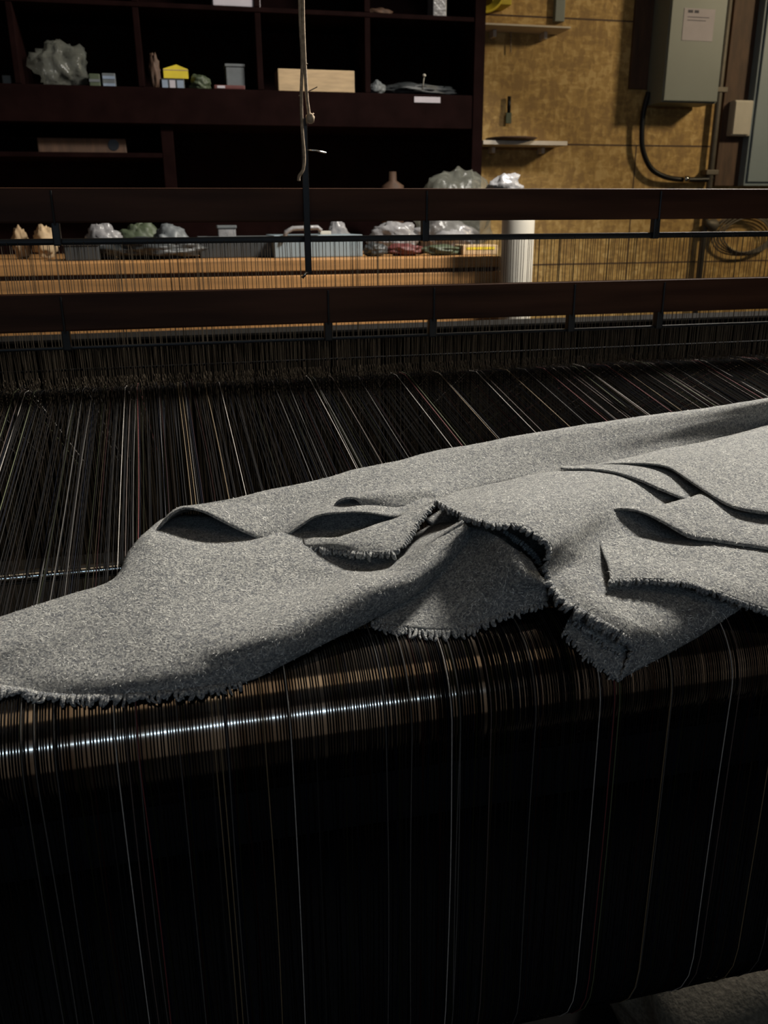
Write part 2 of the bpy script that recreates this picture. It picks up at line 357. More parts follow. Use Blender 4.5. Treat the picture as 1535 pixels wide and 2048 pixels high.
for x0, r, mt in pales:
    m = MB(); p = warp_path(x0, rng.normal() * 0.001); 
    # lies on top of the sheet
    n0 = np.array([0, WN2[0], WN2[1]]); q = p.copy(); q[2:13] += n0 * 0.0011
    for k in range(13, 23): 
        d = np.array([0, p[k][1] - YC, p[k][2] - ZC]); q[k] += unit(d) * 0.0011
    q[23:29, 1] -= 0.0011
    for k in range(29, len(p)):
        d = np.array([0, p[k][1] - YB, p[k][2] - ZB]); q[k] += unit(d) * 0.0011
    m.tube(q, r, 5, False)
    tag(m.build('warp_thread', M[mt], None, True), LAB[mt][0], 'thread', LAB[mt][1])

# ------------------------------------------------------------------ harness frames with heddles
def harness(Y, top, bot, rod_y, rod_t, heddle_bottom_z, hooks, label, rodmat, step):
    zt = WP(800, top, Y)[2]; zb = WP(800, bot, Y)[2]; zr = WP(800, rod_y, Y)[2]
    t = empty('harness_frame', (XL, Y, zb), label, 'loom frame', 'heddle frames of the loom')
    m = MB(); m.box((XL, Y - 0.012, zb), (XR, Y + 0.012, zt), 0.003); m.build('top_rail', M['wood'], t)
    m = MB(); m.box((XL, Y - 0.004, zr - rod_t), (XR, Y + 0.004, zr + rod_t), 0.0035); m.build('heddle_bar', rodmat, t)
    m = MB(); m.box((XL, Y - 0.012, heddle_bottom_z - 0.09), (XR, Y + 0.012, heddle_bottom_z - 0.03), 0.003); m.build('bottom_rail', M['shade_black'], t)
    m = MB(); m.box((XL, Y - 0.004, heddle_bottom_z - 0.01), (XR, Y + 0.004, heddle_bottom_z + 0.0), 0.002); m.build('heddle_bar', M['shade_black'], t)
    for x in (XL + 0.015, XR - 0.015):
        m = MB(); m.box((x - 0.012, Y - 0.011, heddle_bottom_z - 0.1), (x + 0.012, Y + 0.011, zt + 0.002), 0.003); m.build('side_stile', M['wood'], t)
    for px in hooks:
        X = WP(px, rod_y, Y)[0]; m = MB()
        m.tube([(X, Y - 0.0145, zt - 0.004), (X, Y - 0.0145, zb - 0.002)], 0.0016, 8)
        m.box((X - 0.006, Y - 0.011, zr - rod_t * 1.2), (X + 0.006, Y + 0.004, zb + 0.002), 0.002)
        m.build('hanger_hook', M['black'], t)
    xs = []; x = XL + 0.05
    while x < XR - 0.05:
        xs.append(x); x += step * (0.35 + 1.3 * rng.random())
    xs = np.array(xs); o = np.argsort(abs(xs - 0.35)); near = set(o[:100].tolist())
    rest = MB()
    def wire(mb, x):
        dx = rng.normal() * 0.0012; zm = (YH, )
        zc = ZC + WN2[1] * RR + WD[2] * (YH - ty); yy = Y + rng.normal() * 0.003
        mb.tube([(x, yy, zr), (x + dx, yy, zc + 0.006)], 0.0005, 4, False)
        mb.tube([(x + dx - 0.0009, yy, zc + 0.006), (x + dx - 0.0022, yy, zc), (x + dx - 0.0009, yy, zc - 0.006)], 0.0005, 3, False)
        mb.tube([(x + dx + 0.0009, yy, zc + 0.006), (x + dx + 0.0022, yy, zc), (x + dx + 0.0009, yy, zc - 0.006)], 0.0005, 3, False)
        mb.tube([(x + dx, yy, zc - 0.006), (x, yy, heddle_bottom_z)], 0.0005, 4, False)
    for i, x in enumerate(xs):
        if i in near:
            mb = MB(); wire(mb, x); mb.build('heddle', M['wire'], t)
        else: wire(rest, x)
    r = rest.build('heddle_rows', M['wire'], t); r['kind'] = 'stuff'
    return t
zw = ZC + WN2[1] * RR + WD[2] * (YH - ty)
harness(YH + 0.02, 571, 640, 672, 0.0022, zw - 0.46, (133, 655, 862, 1310, 1136), 'nearer heddle frame with dark wooden rail, hanging lower than the one behind', M['black'], 0.0026)
harness(YH + 0.09, 377, 442, 476, 0.0048, zw - 0.42, (115, 848, 1305), 'farther heddle frame with dark red-brown rail, raised in front of the shelves', M['black'], 0.0044)
# loom body behind the harness, dark
m = MB(); m.box((XL - 0.1, 2.0, 0.55), (XR + 0.1, 2.1, WP(800, 655, 2.0)[2]), 0.006); 
t = empty('loom_body', (XL, 2.0, 0.0), 'black machine body of the loom behind the heddle frames', 'loom')
m.build('cross_beam', M['shade_black'], t)
m = MB(); m.box((XL - 0.1, 0.78, 0.5), (XR + 0.1, 0.80, ZC - 0.03), 0.004); m.build('added_dark_plate', M['wound'], t)  # added dark sheet, keeps the gap behind the hanging threads black
for x in (XL - 0.16, XR + 0.13):
    m = MB(); m.box((x, 0.5, 0), (x + 0.05, 2.15, 0.75), 0.006); m.box((x, 1.3, 0.75), (x + 0.05, 1.8, 1.2), 0.006); m.build('side_casting', M['black'], t)
m = MB(); m.box((XL - 0.1, 1.1, 0.05), (XR + 0.1, 1.2, 0.17), 0.006); m.build('cross_beam', M['shade_black'], t)
# second reed-like rods between the heddles
for (py, hh) in ((742, 4),):
    p = P(100, py, hh); m = MB(); m.tube([(XL, p[1] - 0.0, p[2]), (XR, p[1] - 0.0, p[2])], 0.002, 8)
    tag(m.build('eyelet_rod', M['wound'], None, True), 'very thin dark rod across the warp just before the heddles', 'rod')

# ------------------------------------------------------------------ grey wool cloth
cloth = empty('wool_cloth', P(700, 1200, 0), 'grey heathered wool cloth with frayed edges, heaped in folds on the warp', 'cloth')
def cr(a, n):                                   # Catmull-Rom resample along axis 0
    a = np.asarray(a, float); m = len(a); ext = np.concatenate([[2 * a[0] - a[1]], a, [2 * a[-1] - a[-2]]]); out = []
    for i in range(m - 1):
        p0, p1_, p2, p3 = ext[i], ext[i + 1], ext[i + 2], ext[i + 3]
        for k in range(n):
            t_ = k / n
            out.append(0.5 * ((2 * p1_) + (-p0 + p2) * t_ + (2 * p0 - 5 * p1_ + 4 * p2 - p3) * t_ ** 2 + (-p0 + 3 * p1_ - 3 * p2 + p3) * t_ ** 3))
    out.append(a[-1]); return np.array(out)
NK = rng.normal(size=(10, 3)) * 55; NP = rng.uniform(0, 6.28, 10)
def und(p): return np.sin(p @ NK.T + NP).sum(-1) / 10
surfs = []
def patch(rows, nc=8, nr=7, name='fold', th=0.0022, noise=0.0016):
    G = np.array([[P(*q) for q in r] for r in rows])          # rows x cols x 3
    G = np.array([cr(r, nc) for r in G]); G = cr(G, nr)
    R, C = G.shape[:2]
    G = G + (und(G) * noise)[..., None] * np.array([0, WN2[0], WN2[1]])
    m = MB(); idx = lambda i, j: i * C + j
    m.add(G.reshape(-1, 3), [(idx(i, j), idx(i, j + 1), idx(i + 1, j + 1), idx(i + 1, j)) for i in range(R - 1) for j in range(C - 1)])
    o = m.build(name, M['wool'], cloth, True)
    me = o.data; uvl = me.uv_layers.new(name='UVMap')
    du = np.concatenate([np.zeros((R, 1)), np.cumsum(np.linalg.norm(np.diff(G, axis=1), axis=2), 1)], 1)
    dv = np.concatenate([np.zeros((1, C)), np.cumsum(np.linalg.norm(np.diff(G, axis=0), axis=2), 0)], 0)
    uv = np.stack([du.mean(0)[None, :].repeat(R, 0), dv.mean(1)[:, None].repeat(C, 1)], -1).reshape(-1, 2) * 20
    li = np.zeros(len(me.loops), int); me.loops.foreach_get('vertex_index', li); uvl.data.foreach_set('uv', uv[li].ravel())
    so = o.modifiers.new('thick', 'SOLIDIFY'); so.thickness = th; so.offset = 0
    surfs.append((o, G)); return o
def hid(row, dy, h): return [(x, y + dy, h) for x, y, _ in row]
def curl(row, dy, dh): return [(x, y - dy, max(1, h - dh)) for x, y, h in row]

def pl(x, y, k):                                  # same sight line, k mm above the flat extension of the warp plane
    n3 = np.array([0, WN2[0], WN2[1]]); d = ray(x, y); c0 = np.array([0, YC, ZC]) + n3 * (RR + k / 1000)
    t_ = ((c0 - CAM) @ n3) / (d @ n3); return (x, y, max(1.0, sd(CAM + d * t_) * 1000))
L1 = [(-150,1275,8),(0,1235,10),(130,1195,12),(228,1160,18),(262,1104,24),(305,1070,30),(400,1081,18),(500,1084,12),(600,1088,10),(695,1136,8),(783,1131,20),(860,1080,40),(925,1040,58)]
L2 = [(-150,1300,10),(0,1265,12),(140,1225,15),(245,1190,20),(300,1140,25),(345,1110,26),(430,1110,20),(520,1112,15),(610,1125,10),(700,1145,12),(790,1137,28),(868,1086,45),(930,1046,60)]
L3 = [(-150,1330,10),(0,1300,12),(150,1262,14),(270,1232,17),(330,1205,18),(400,1190,16),(470,1190,12),(550,1183,9),(625,1174,9),(706,1153,18),(798,1143,34),(875,1092,47),(933,1050,60)]
L4 = [pl(-150,1350,7),pl(0,1320,8),pl(130,1310,9),pl(250,1300,12),pl(310,1290,15),pl(380,1283,18),(460,1276,23),(550,1240,29),(640,1203,34),(725,1170,38),(812,1150,40),(883,1102,46),(936,1055,57)]
L5 = [pl(-150,1378,2),pl(0,1350,3),pl(110,1355,4),pl(220,1355,6),pl(300,1350,8),pl(390,1338,10),pl(475,1324,12),(562,1285,25),(652,1240,28),(737,1207,28),(822,1172,32),(891,1117,38),(940,1062,44)]
L6 = [pl(-150,1400,-4),pl(0,1376,-3),pl(100,1389,-3),pl(200,1392,-3),pl(290,1387,-3),pl(390,1377,-3),pl(480,1364,-6),(575,1322,5),(662,1278,4),(744,1238,4),(827,1192,8),(897,1128,22),(944,1072,34)]
L7 = [(x, y - (0 if i < 7 else 12), 2) for i, (x, y, h) in enumerate(L6)]
LB = hid(L1, 7, 1); LB[5:] = [(325,1040,3),(420,1030,2),(520,1035,2),(610,1045,2),(705,1085,3),(800,1080,3),(868,1052,6),(930,1046,20)]
patch([LB, L1, L2, L3, L4, L5, L6, L7])
T4 = [(313,1062,14),(338,1034,26),(368,1016,34),(415,1008,36),(470,997,32),(520,986,28),(570,976,24),(620,966,22),(665,955,20),(705,944,20),(745,935,20),(790,925,20),(835,914,20),(880,904,22),
      (930,894,24),(1000,881,26),(1080,866,28),(1190,848,32),(1310,831,34),(1430,815,36),(1550,795,38),(1700,768,40)]
T1 = [(305,1072,18),(318,1056,28),(340,1031,38),(368,1017,44),(405,1023,42),(445,1041,34),(495,1065,20),(548,1081,4),(598,1053,16),(630,1033,26),(665,1026,30),(728,1024,28),(793,1033,20),(842,1015,24),
      (895,992,14),(965,973,10),(1060,953,8),(1180,933,6),(1300,914,4),(1420,884,3),(1550,850,3),(1700,822,3)]
T2 = [(308,1068,18),(325,1048,28),(350,1025,38),(382,1014,43),(425,1018,40),(470,1032,32),(520,1048,20),(572,1052,11),(610,1038,18),(640,1028,26),(672,1022,29),(730,1020,27),(795,1026,20),(845,1008,24),
      (900,980,16),(970,958,14),(1065,936,12),(1180,915,12),(1300,893,12),(1425,862,14),(1550,832,16),(1700,805,16)]
T3 = [(312,1064,16),(335,1038,28),(362,1018,36),(400,1010,40),(450,1006,36),(500,1008,30),(550,1012,22),(600,1012,16),(640,1008,15),(668,1000,17),(702,990,18),(745,985,20),(800,975,20),(860,960,22),
      (910,940,20),(985,918,20),(1070,900,22),(1185,880,24),(1305,862,26),(1428,838,28),(1550,813,30),(1700,787,32)]
patch([curl(T1, 3, 4), T1, T2, T3, T4, hid(T4, 7, 1)])
patch([[(585,1078,3),(690,1086,3),(800,1062,3),(850,1040,3)], [(600,1050,2.5),(700,1050,2.5),(800,1035,2.5),(860,1020,2.5)], [(620,1015,2.5),(720,1005,2.5),(820,1000,2.5),(880,995,2.5)]])
# small rolled fold
patch([[(663,1021,18),(674,1004,28),(692,997,34),(712,1001,32),(726,1020,20)],
       [(735,988,22),(742,984,27),(757,983,31),(775,991,30),(792,1017,20)],
       [(850,968,21),(852,967,22),(858,966,25),(868,980,27),(880,1002,20)]], 8, 10)
TF = [(607,1097,8),(646,1097,14),(682,1102,18),(728,1107,24),(786,1106,30),(813,1080,34),(832,1050,38),(866,1010,40)]
TU = [(605,1078,8),(640,1078,14),(675,1078,20),(710,1066,24),(754,1050,28),(796,1036,30),(842,1014,34),(868,1001,38)]
TM = [(607,1088,10),(645,1088,16),(680,1090,22),(722,1085,27),(768,1078,32),(812,1050,36),(840,1028,38),(868,1005,40)]
patch([hid(TU, 8, 6), TU, TM, TF])
# under layer seen inside the hollow
UB = [(745,1245,2),(820,1260,2),(910,1262,2),(975,1240,4),(1040,1218,8),(1092,1203,12)]
patch([[(900,1078,22),(925,1053,36),(960,1058,50),(995,1073,57),(1030,1100,55),(1060,1120,44)],
       [(850,1140,12),(890,1115,24),(950,1115,36),(1000,1130,44),(1045,1148,44),(1085,1163,34)],
       [(790,1205,6),(850,1205,10),(930,1205,15),(985,1195,20),(1040,1183,24),(1092,1180,24)], UB])
patch([[(850,1040,3),(900,1010,3),(980,985,3),(1080,985,3)],[(900,1080,3),(960,1055,4),(1030,1040,5),(1120,1030,5)],[(1000,1150,3),(1050,1110,6),(1090,1090,6),(1150,1085,6)],[(1095,1200,2),(1110,1170,5),(1140,1150,6),(1190,1140,6)]])
R = [[(868,1001,40),(880,996,32),(890,992,24),(900,988,16)],
     [(920,1027,60),(945,1005,54),(975,983,34),(1000,965,14)],
     [(975,1045,70),(1010,1010,66),(1055,975,40),(1100,945,18)],
     [(1040,1052,72),(1080,1015,66),(1140,975,44),(1200,938,18)],
     [(1085,1077,66),(1130,1030,58),(1200,985,42),(1290,950,14)],
     [(1100,1100,56),(1145,1060,54),(1220,1020,38),(1350,990,10)],
     [(1094,1130,42),(1145,1095,44),(1210,1070,30),(1400,1040,8)],
     [(1098,1160,32),(1145,1130,33),(1215,1110,26),(1400,1090,8)],
     [(1112,1181,29),(1150,1160,33),(1222,1140,22),(1400,1150,10)],
     [(1137,1207,28),(1170,1185,30),(1230,1175,22),(1440,1190,10)],
     [(1171,1226,27),(1200,1207,28),(1250,1200,21),(1480,1205,9)],
     [(1220,1252,25),(1240,1237,25),(1282,1230,20),(1482,1209,8)],
     [(1260,1278,21),(1285,1265,20),(1330,1252,16),(1484,1212,5)],
     [(1262,1312,13),(1290,1300,13),(1345,1280,11),(1482,1214,3)],
     [(1240,1357,3),(1290,1331,3),(1370,1287,3),(1480,1217,1)]]
patch(R, 12, 6)
AL = [(1275,925,24),(1330,934,30),(1380,962,34),(1425,992,36),(1465,1012,38),(1510,1023,38),(1560,1028,38),(1700,1035,38)]
patch([[(1180,932,16),(1280,911,16),(1340,898,16),(1400,886,14),(1460,872,12),(1530,853,10),(1600,838,8),(1700,822,8)],
       [(1200,930,22),(1290,918,25),(1360,915,28),(1420,920,30),(1480,925,32),(1550,925,34),(1620,925,34),(1720,920,34)],
       [(1240,927,24),(1315,925,28),(1375,940,32),(1430,965,34),(1480,980,36),(1540,985,38),(1610,988,38),(1720,985,38)], AL, curl(AL, 6, 10)])
BL = [(1122,937,22),(1200,940,26),(1260,953,28),(1310,973,28),(1348,990,26),(1378,1003,22)]
patch([[(1120,935,20),(1200,930,22),(1290,928,20),(1350,943,20),(1400,972,18),(1435,998,16)],
       [(1121,936,22),(1200,935,25),(1275,940,25),(1330,957,25),(1375,980,22),(1410,1000,18)], BL, curl(BL, 5, 8)])
DL = [(1206,1042,26),(1228,1020,36),(1275,1021,40),(1325,1043,38),(1375,1071,32),(1430,1081,28),(1480,1089,27),(1540,1097,27),(1700,1120,27)]
D1 = [(1205,1045,24),(1225,1022,34),(1250,1018,38),(1300,1016,36),(1370,1001,32),(1425,986,28),(1475,1018,24),(1540,1032,24),(1700,1045,24)]
patch([hid(D1, 6, 8), D1, [(1205,1043,26),(1226,1021,36),(1262,1018,40),(1310,1026,40),(1380,1035,36),(1440,1045,32),(1490,1055,30),(1560,1065,30),(1700,1080,30)], DL, curl(DL, 5, 8)])
EF = [(1220,1163,32),(1270,1160,32),(1330,1162,31),(1390,1171,30),(1440,1188,28),(1490,1207,26),(1545,1224,24),(1700,1265,20)]
patch([[(1200,1045,14),(1235,1050,10),(1280,1055,8),(1340,1070,8),(1430,1078,10),(1540,1090,10),(1620,1100,10),(1720,1112,10)],
       [(1196,1058,24),(1230,1074,24),(1270,1083,24),(1335,1090,24),(1430,1088,22),(1540,1106,22),(1620,1118,22),(1720,1130,22)],
       [(1198,1085,30),(1240,1105,29),(1290,1115,28),(1350,1120,26),(1440,1130,25),(1545,1150,24),(1620,1165,24),(1720,1180,24)],
       [(1214,1130,33),(1258,1135,33),(1310,1140,32),(1370,1148,30),(1445,1162,28),(1520,1182,26),(1600,1205,24),(1710,1230,22)], EF])
FB = [(1128,1262,3),(1165,1303,3),(1200,1332,2),(1238,1357,1)]
patch([[(1150,1215,3),(1190,1230,3),(1230,1255,3),(1256,1290,3)],[(1132,1248,4),(1165,1272,4),(1205,1298,4),(1248,1322,4)], FB])
FM = [(1150,1240,9),(1180,1265,9),(1212,1290,8),(1240,1308,7)]
patch([[(1160,1215,9),(1195,1228,9),(1235,1250,9),(1258,1278,8)], FM])

# frayed fringes
def fringe(line, dirs, ln, name='fringe', step=5.8, rad=0.0015, seed=1, up=0.0):
    r0 = np.random.default_rng(seed); pts = cr(np.array(line, float), 24)
    dd = cr(np.array(dirs, float), max(1, int(round(24 * (len(line) - 1) / (len(dirs) - 1))))) if len(dirs) > 1 else np.tile(dirs[0], (len(pts), 1))
    s = np.concatenate([[0], np.cumsum(np.hypot(*np.diff(pts[:, :2], axis=0).T))]); m = MB(); t_ = 0
    while t_ < s[-1]:
        q = [np.interp(t_, s, pts[:, k]) for k in range(3)]; u = t_ / s[-1]
        dx = np.interp(u, np.linspace(0, 1, len(dd)), dd[:, 0]); dy = np.interp(u, np.linspace(0, 1, len(dd)), dd[:, 1])
        l = ln * 1.2 * r0.uniform(0.5, 1.25); a = math.atan2(dy, dx) + r0.normal() * 0.28; b = a + r0.normal() * 0.5
        base = P(q[0] - 3 * math.cos(a), q[1] - 3 * math.sin(a), q[2] + 1.0)
        h1 = max(0.8, q[2] - 1.5 + up); h2 = max(0.6, q[2] * (0.8 if up == 0 else 0.92) - 3 + up)
        m1 = P(q[0] + 0.5 * l * math.cos(a), q[1] + 0.5 * l * math.sin(a), h1)
        m2 = P(q[0] + 0.5 * l * math.cos(a) + 0.5 * l * math.cos(b), q[1] + 0.5 * l * math.sin(a) + 0.5 * l * math.sin(b), h2)
        # keep true lengths: hanging strands stay near their root
        ln_ = ln * 1.2; L = ln_ * 0.00055
        for (e0, e1) in ((base, m1), (m1, m2)):
            pass
        v1 = m1 - base; v1 = v1 / max(1e-6, np.linalg.norm(v1)) * min(np.linalg.norm(v1), L); p1_ = base + v1
        v2 = m2 - m1; v2 = v2 / max(1e-6, np.linalg.norm(v2)) * min(np.linalg.norm(v2), L); p2 = p1_ + v2
        rr = rad * r0.uniform(0.7, 1.3)
        m.tube(cr(np.array([base, p1_, p2]), 4), [rr * k for k in (0.7, 1, 1.15, 1.2, 1.15, 1.05, 0.95, 0.8, 0.35)], 6)
        t_ += step * r0.uniform(0.6, 1.4)
    return m.build(name, M['wool'], cloth, True)
fringe([(x, y, h) for x, y, h in L6[:7]], [(-3, 8), (-4, 7), (1, 10)], 19, seed=2, up=2.5)
fringe([(x, y, h) for x, y, h in TF[:5]], [(-2, 10), (-1, 10)], 12, seed=3)
fringe([(x, y, h) for x, y, h in TF[4:]], [(4, 8), (6, 4)], 9, seed=4)
E_ = [r[0] for r in R]
fringe(E_[0:4], [(-2, 9), (-1, 10)], 13, seed=5, rad=0.0016)
fringe(E_[3:8], [(-4, 9), (-9, 2)], 13, seed=6, rad=0.0016)
fringe(E_[7:13], [(-9, 4), (-7, 9), (-8, 7)], 18, seed=7, rad=0.0018)
fringe([r for r in E_[12:15]], [(-10, 4), (-6, 7)], 12, seed=17)
fringe([(x, y, h) for x, y, h in UB], [(-3, 10), (0, 10), (2, 9)], 15, seed=8)
fringe([(x, y, h) for x, y, h in EF], [(0, 10), (-1, 10)], 10, seed=9, rad=0.0016)
fringe(FB, [(-5, 6), (-3, 7)], 11, seed=10, rad=0.0012)
fringe(FM, [(-5, 6), (-3, 7)], 10, seed=11, rad=0.0012)
fringe([(1010,1062,36),(1045,1085,34),(1075,1115,28),(1088,1150,22)], [(-4, 9), (-9, 2)], 10, seed=12)

# loose nap of the wool
nv = {0: MB(), 1: MB()}
for o, G in surfs:
    Rn, Cn = G.shape[:2]
    a = G[:-1, :-1]; b = G[:-1, 1:] - a; c = G[1:, :-1] - a; nn = np.cross(b, c); ar = np.linalg.norm(nn, axis=2); nrm = nn / (ar[..., None] + 1e-12)
    flip = np.sign((nrm * (CAM - a)).sum(-1))[..., None]; nrm = nrm * flip
    dist = np.linalg.norm(a - CAM, axis=2); wgt = ar * (dist < 1.35) * np.clip(1.6 - dist, 0.2, 1)
    n_ = int(min(9000, wgt.sum() / 1.0e-5 * 0.9))
    if n_ < 5: continue
    pick = rng.choice(wgt.size, n_, p=(wgt / wgt.sum()).ravel())
    for q in pick:
        i, j = divmod(int(q), Cn - 1); p = a[i, j] + rng.random() * b[i, j] + rng.random() * c[i, j]; n3 = nrm[i, j]
        t3 = unit(np.cross(n3, rng.normal(size=3))); s3 = np.cross(n3, t3); l = rng.uniform(0.0018, 0.0048); w_ = rng.uniform(0.00016, 0.0003)
        p = p + n3 * 0.0011; k = rng.normal() * 0.6; p2 = p + t3 * l * 0.5 + n3 * 0.0005; p3 = p2 + unit(t3 + s3 * k) * l * 0.5 - n3 * 0.0002
        nv[0 if rng.random() < 0.62 else 1].add([p - s3 * w_, p + s3 * w_, p2 + s3 * w_, p2 - s3 * w_, p3 + s3 * w_ * 0.4, p3 - s3 * w_ * 0.4], [(0, 1, 2, 3), (3, 2, 4, 5)])
for k, mt in ((0, 'nap_l'), (1, 'nap_d')):
    o = nv[k].build('wool_nap', M[mt], cloth); o['kind'] = 'stuff'

# ------------------------------------------------------------------ shelving unit
YS = 3.92
sh = empty('shelving_unit', WP(480, 500, YS), 'dark brown open cubby shelving unit standing on the workbench against the wall', 'shelves')
def spart(name, x0, y0, x1, y1, Y=YS, d=None, mat='cubby', bev=0.003):
    m = pbox(x0, y0, x1, y1, Y, (YW - 0.02 - Y) if d is None else d, bev); return m.build(name, M[mat], sh)
xl = -420
zb_ = WP(900, 505, YS)[2]
def zat(y, x=700): return WP(x, y, YS)[2]
def xat(x, y=100): return WP(x, y, YS)[0]
X0, X1 = xat(xl), xat(966, 200)
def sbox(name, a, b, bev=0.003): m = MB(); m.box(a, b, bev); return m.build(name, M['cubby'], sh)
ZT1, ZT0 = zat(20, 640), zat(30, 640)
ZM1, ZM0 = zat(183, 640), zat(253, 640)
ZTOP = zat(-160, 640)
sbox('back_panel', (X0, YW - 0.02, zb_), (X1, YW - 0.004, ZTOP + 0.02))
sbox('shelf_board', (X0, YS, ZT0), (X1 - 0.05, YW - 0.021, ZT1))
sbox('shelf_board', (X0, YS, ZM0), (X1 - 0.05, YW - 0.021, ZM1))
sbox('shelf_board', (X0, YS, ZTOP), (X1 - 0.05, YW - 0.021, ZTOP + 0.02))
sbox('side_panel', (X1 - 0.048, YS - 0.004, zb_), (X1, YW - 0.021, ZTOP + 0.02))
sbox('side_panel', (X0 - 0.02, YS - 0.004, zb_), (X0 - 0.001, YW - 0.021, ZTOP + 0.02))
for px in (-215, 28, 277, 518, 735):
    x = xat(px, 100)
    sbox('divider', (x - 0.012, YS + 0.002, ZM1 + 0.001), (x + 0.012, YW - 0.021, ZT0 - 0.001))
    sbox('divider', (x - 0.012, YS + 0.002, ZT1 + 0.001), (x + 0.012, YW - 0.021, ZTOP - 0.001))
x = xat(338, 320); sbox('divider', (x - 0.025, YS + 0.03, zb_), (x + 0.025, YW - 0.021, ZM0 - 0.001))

# things in the shelves
YI = YS + 0.06
def thing_box(name, x0, y0, x1, y1, Y, d, mat, label, cat, group=None, bev=0.004, sit=None, lid=None, print_=None):
    a = WP(x0, y0, Y); b = WP(x1, y1, Y); c = WP(x0, y1, Y); e = WP(x1, y0, Y)
    xa = (a[0] + c[0]) / 2; xb = (b[0] + e[0]) / 2; za = (a[2] + e[2]) / 2; zb = (b[2] + c[2]) / 2
    if sit is not None: zb = sit
    t = empty(name, ((xa + xb) / 2, Y + d / 2, zb), label, cat, group)
    m = MB(); m.box((xa, Y, zb), (xb, Y + d, za), bev); m.build('body', M[mat], t)
    if lid: m = MB(); m.box((xa - 0.004, Y - 0.004, za + 0.0005), (xb + 0.004, Y + d + 0.004, za + 0.012), 0.003); m.build('lid', M[lid], t)
    if print_:
        for k, (u0, u1, v0, v1, pm) in enumerate(print_):
            m = MB(); m.box((xa + (xb - xa) * u0, Y - 0.0015, zb + (za - zb) * v0), (xa + (xb - xa) * u1, Y - 0.0002, zb + (za - zb) * v1)); m.build('printed_label', M[pm], t)
    return t
def lump(name, x0, y0, x1, y1, Y, mat, label, cat, seed, sit=None, amp=0.35, dfac=0.8, group=None, tail=None):
    a = WP(x0, y0, Y); b = WP(x1, y1, Y); cx = (a[0] + b[0]) / 2; hx = abs(b[0] - a[0]) / 2; za = a[2]; zb = b[2] if sit is None else sit
    dd = min(hx * dfac, 0.13)
    m = MB(); m.blob((cx, Y + dd, (za + zb) / 2), (hx, dd, (za - zb) / 2 * 1.02), seed, 22, amp, 2.4, zb)
    t = m.build(name, M[mat], None, True); tag(t, label, cat, group); return t
lump('plastic_bag', 58, 84, 172, 183, YI, 'film', 'crumpled clear plastic bag in the cubby, bulging at its edge', 'bag', 3, ZM1 + 0.001, 0.45, 0.7)
thing_box('tin', 178, 147, 200, 170, YI, 0.07, 'green', 'small dull green tin beside the plastic bag on the shelf', 'tin', sit=ZM1 + 0.001, print_=[(0, 1, .4, .6, 'greyp')])
t = thing_box('tin', 204, 146, 231, 170, YI, 0.08, 'greyp', 'small grey and white striped tin right of the green tin', 'tin', sit=ZM1 + 0.001, print_=[(0.05, .95, .12, .3, 'bluep'), (0.05, .95, .6, .8, 'bluep')])
thing_box('small_box', 4, 150, 22, 166, YI, 0.05, 'greyp', 'small grey box at the far left shelf edge', 'box', sit=ZM1 + 0.001)
t = thing_box('small_box', 322, 157, 369, 175, YI, 0.08, 'darkp', 'flat dark box with blue-white print beneath the yellow box', 'box', sit=ZM1 + 0.001, print_=[(.04, .28, .15, .85, 'bluep'), (.36, .6, .15, .85, 'label'), (.68, .96, .15, .85, 'bluep')])
zz = WP(345, 157, YI)[2]
t = empty('yellow_box', (WP(350, 158, YI)[0], YI, zz), 'bright yellow box with peaked top lying on the small printed box', 'box')
m = MB(); a = WP(326, 137, YI); b = WP(377, 158, YI); pk = WP(352, 129, YI); x0, x1, z1 = a[0], b[0], a[2]
m.add([(x0, YI, zz + .001), (x1, YI, zz + .001), (x1, YI, z1), (pk[0], YI, pk[2]), (x0, YI, z1), (x0, YI + .1, zz + .001), (x1, YI + .1, zz + .001), (x1, YI + .1, z1), (pk[0], YI + .1, pk[2]), (x0, YI + .1, z1)],
      [(0, 1, 2, 3, 4), (9, 8, 7, 6, 5), (0, 5, 6, 1), (1, 6, 7, 2), (2, 7, 8, 3), (3, 8, 9, 4), (4, 9, 5, 0)]); m.build('body', M['yellow'], t)
m = MB(); m.box((x0 - 0.001, YI - 0.001, z1 - 0.006), (x1 + 0.001, YI + 0.101, z1 - 0.003)); m.build('lid_seam', M['cardboard'], t)
lump('crumpled_paper', 296, 110, 322, 170, YI, 'brown_board', 'brown crumpled paper left of the yellow box', 'paper', 5, ZM1 + 0.001)
lump('cloth_rag', 380, 148, 420, 172, YI, 'green', 'dull green rag on the shelf right of the yellow box', 'rag', 6, ZM1 + 0.001)
thing_box('small_box', 452, 134, 489, 165, YI, 0.09, 'greyp', 'plain grey carton at the right end of the second cubby', 'box', sit=ZM1 + 0.001, lid='greyp')
t = thing_box('flat_case', 428, 170, 490, 180, YI - 0.05, 0.05, 'maroon', 'flat maroon case lying in front of the grey carton', 'case', sit=ZM1 + 0.001, print_=[(.1, .35, .2, .8, 'label')])
thing_box('wooden_block', 556, 139, 709, 188, YI - 0.03, 0.12, 'pale_wood', 'bare pale wooden block lying behind the hanging twine', 'wood block', sit=ZM1 + 0.001)
lump('black_bag', 752, 160, 925, 195, YI, 'darkp', 'low heap of dark plastic in the right cubby', 'bag', 8, ZM1 + 0.001, 0.3)
lump('crumpled_foil', 743, 162, 770, 190, YI, 'greyp', 'small grey crumpled wrapper at the left of the dark heap', 'wrapper', 9, ZM1 + 0.001)
m = MB(); c = WP(848, 151, YI - 0.02); m.lathe(c, [(0.001, -0.007), (0.006, -0.004), (0.008, 0), (0.006, 0.004), (0.001, 0.007)], 12); m.tube([c, c + np.array([0, 0.03, -0.06])], 0.002, 6)
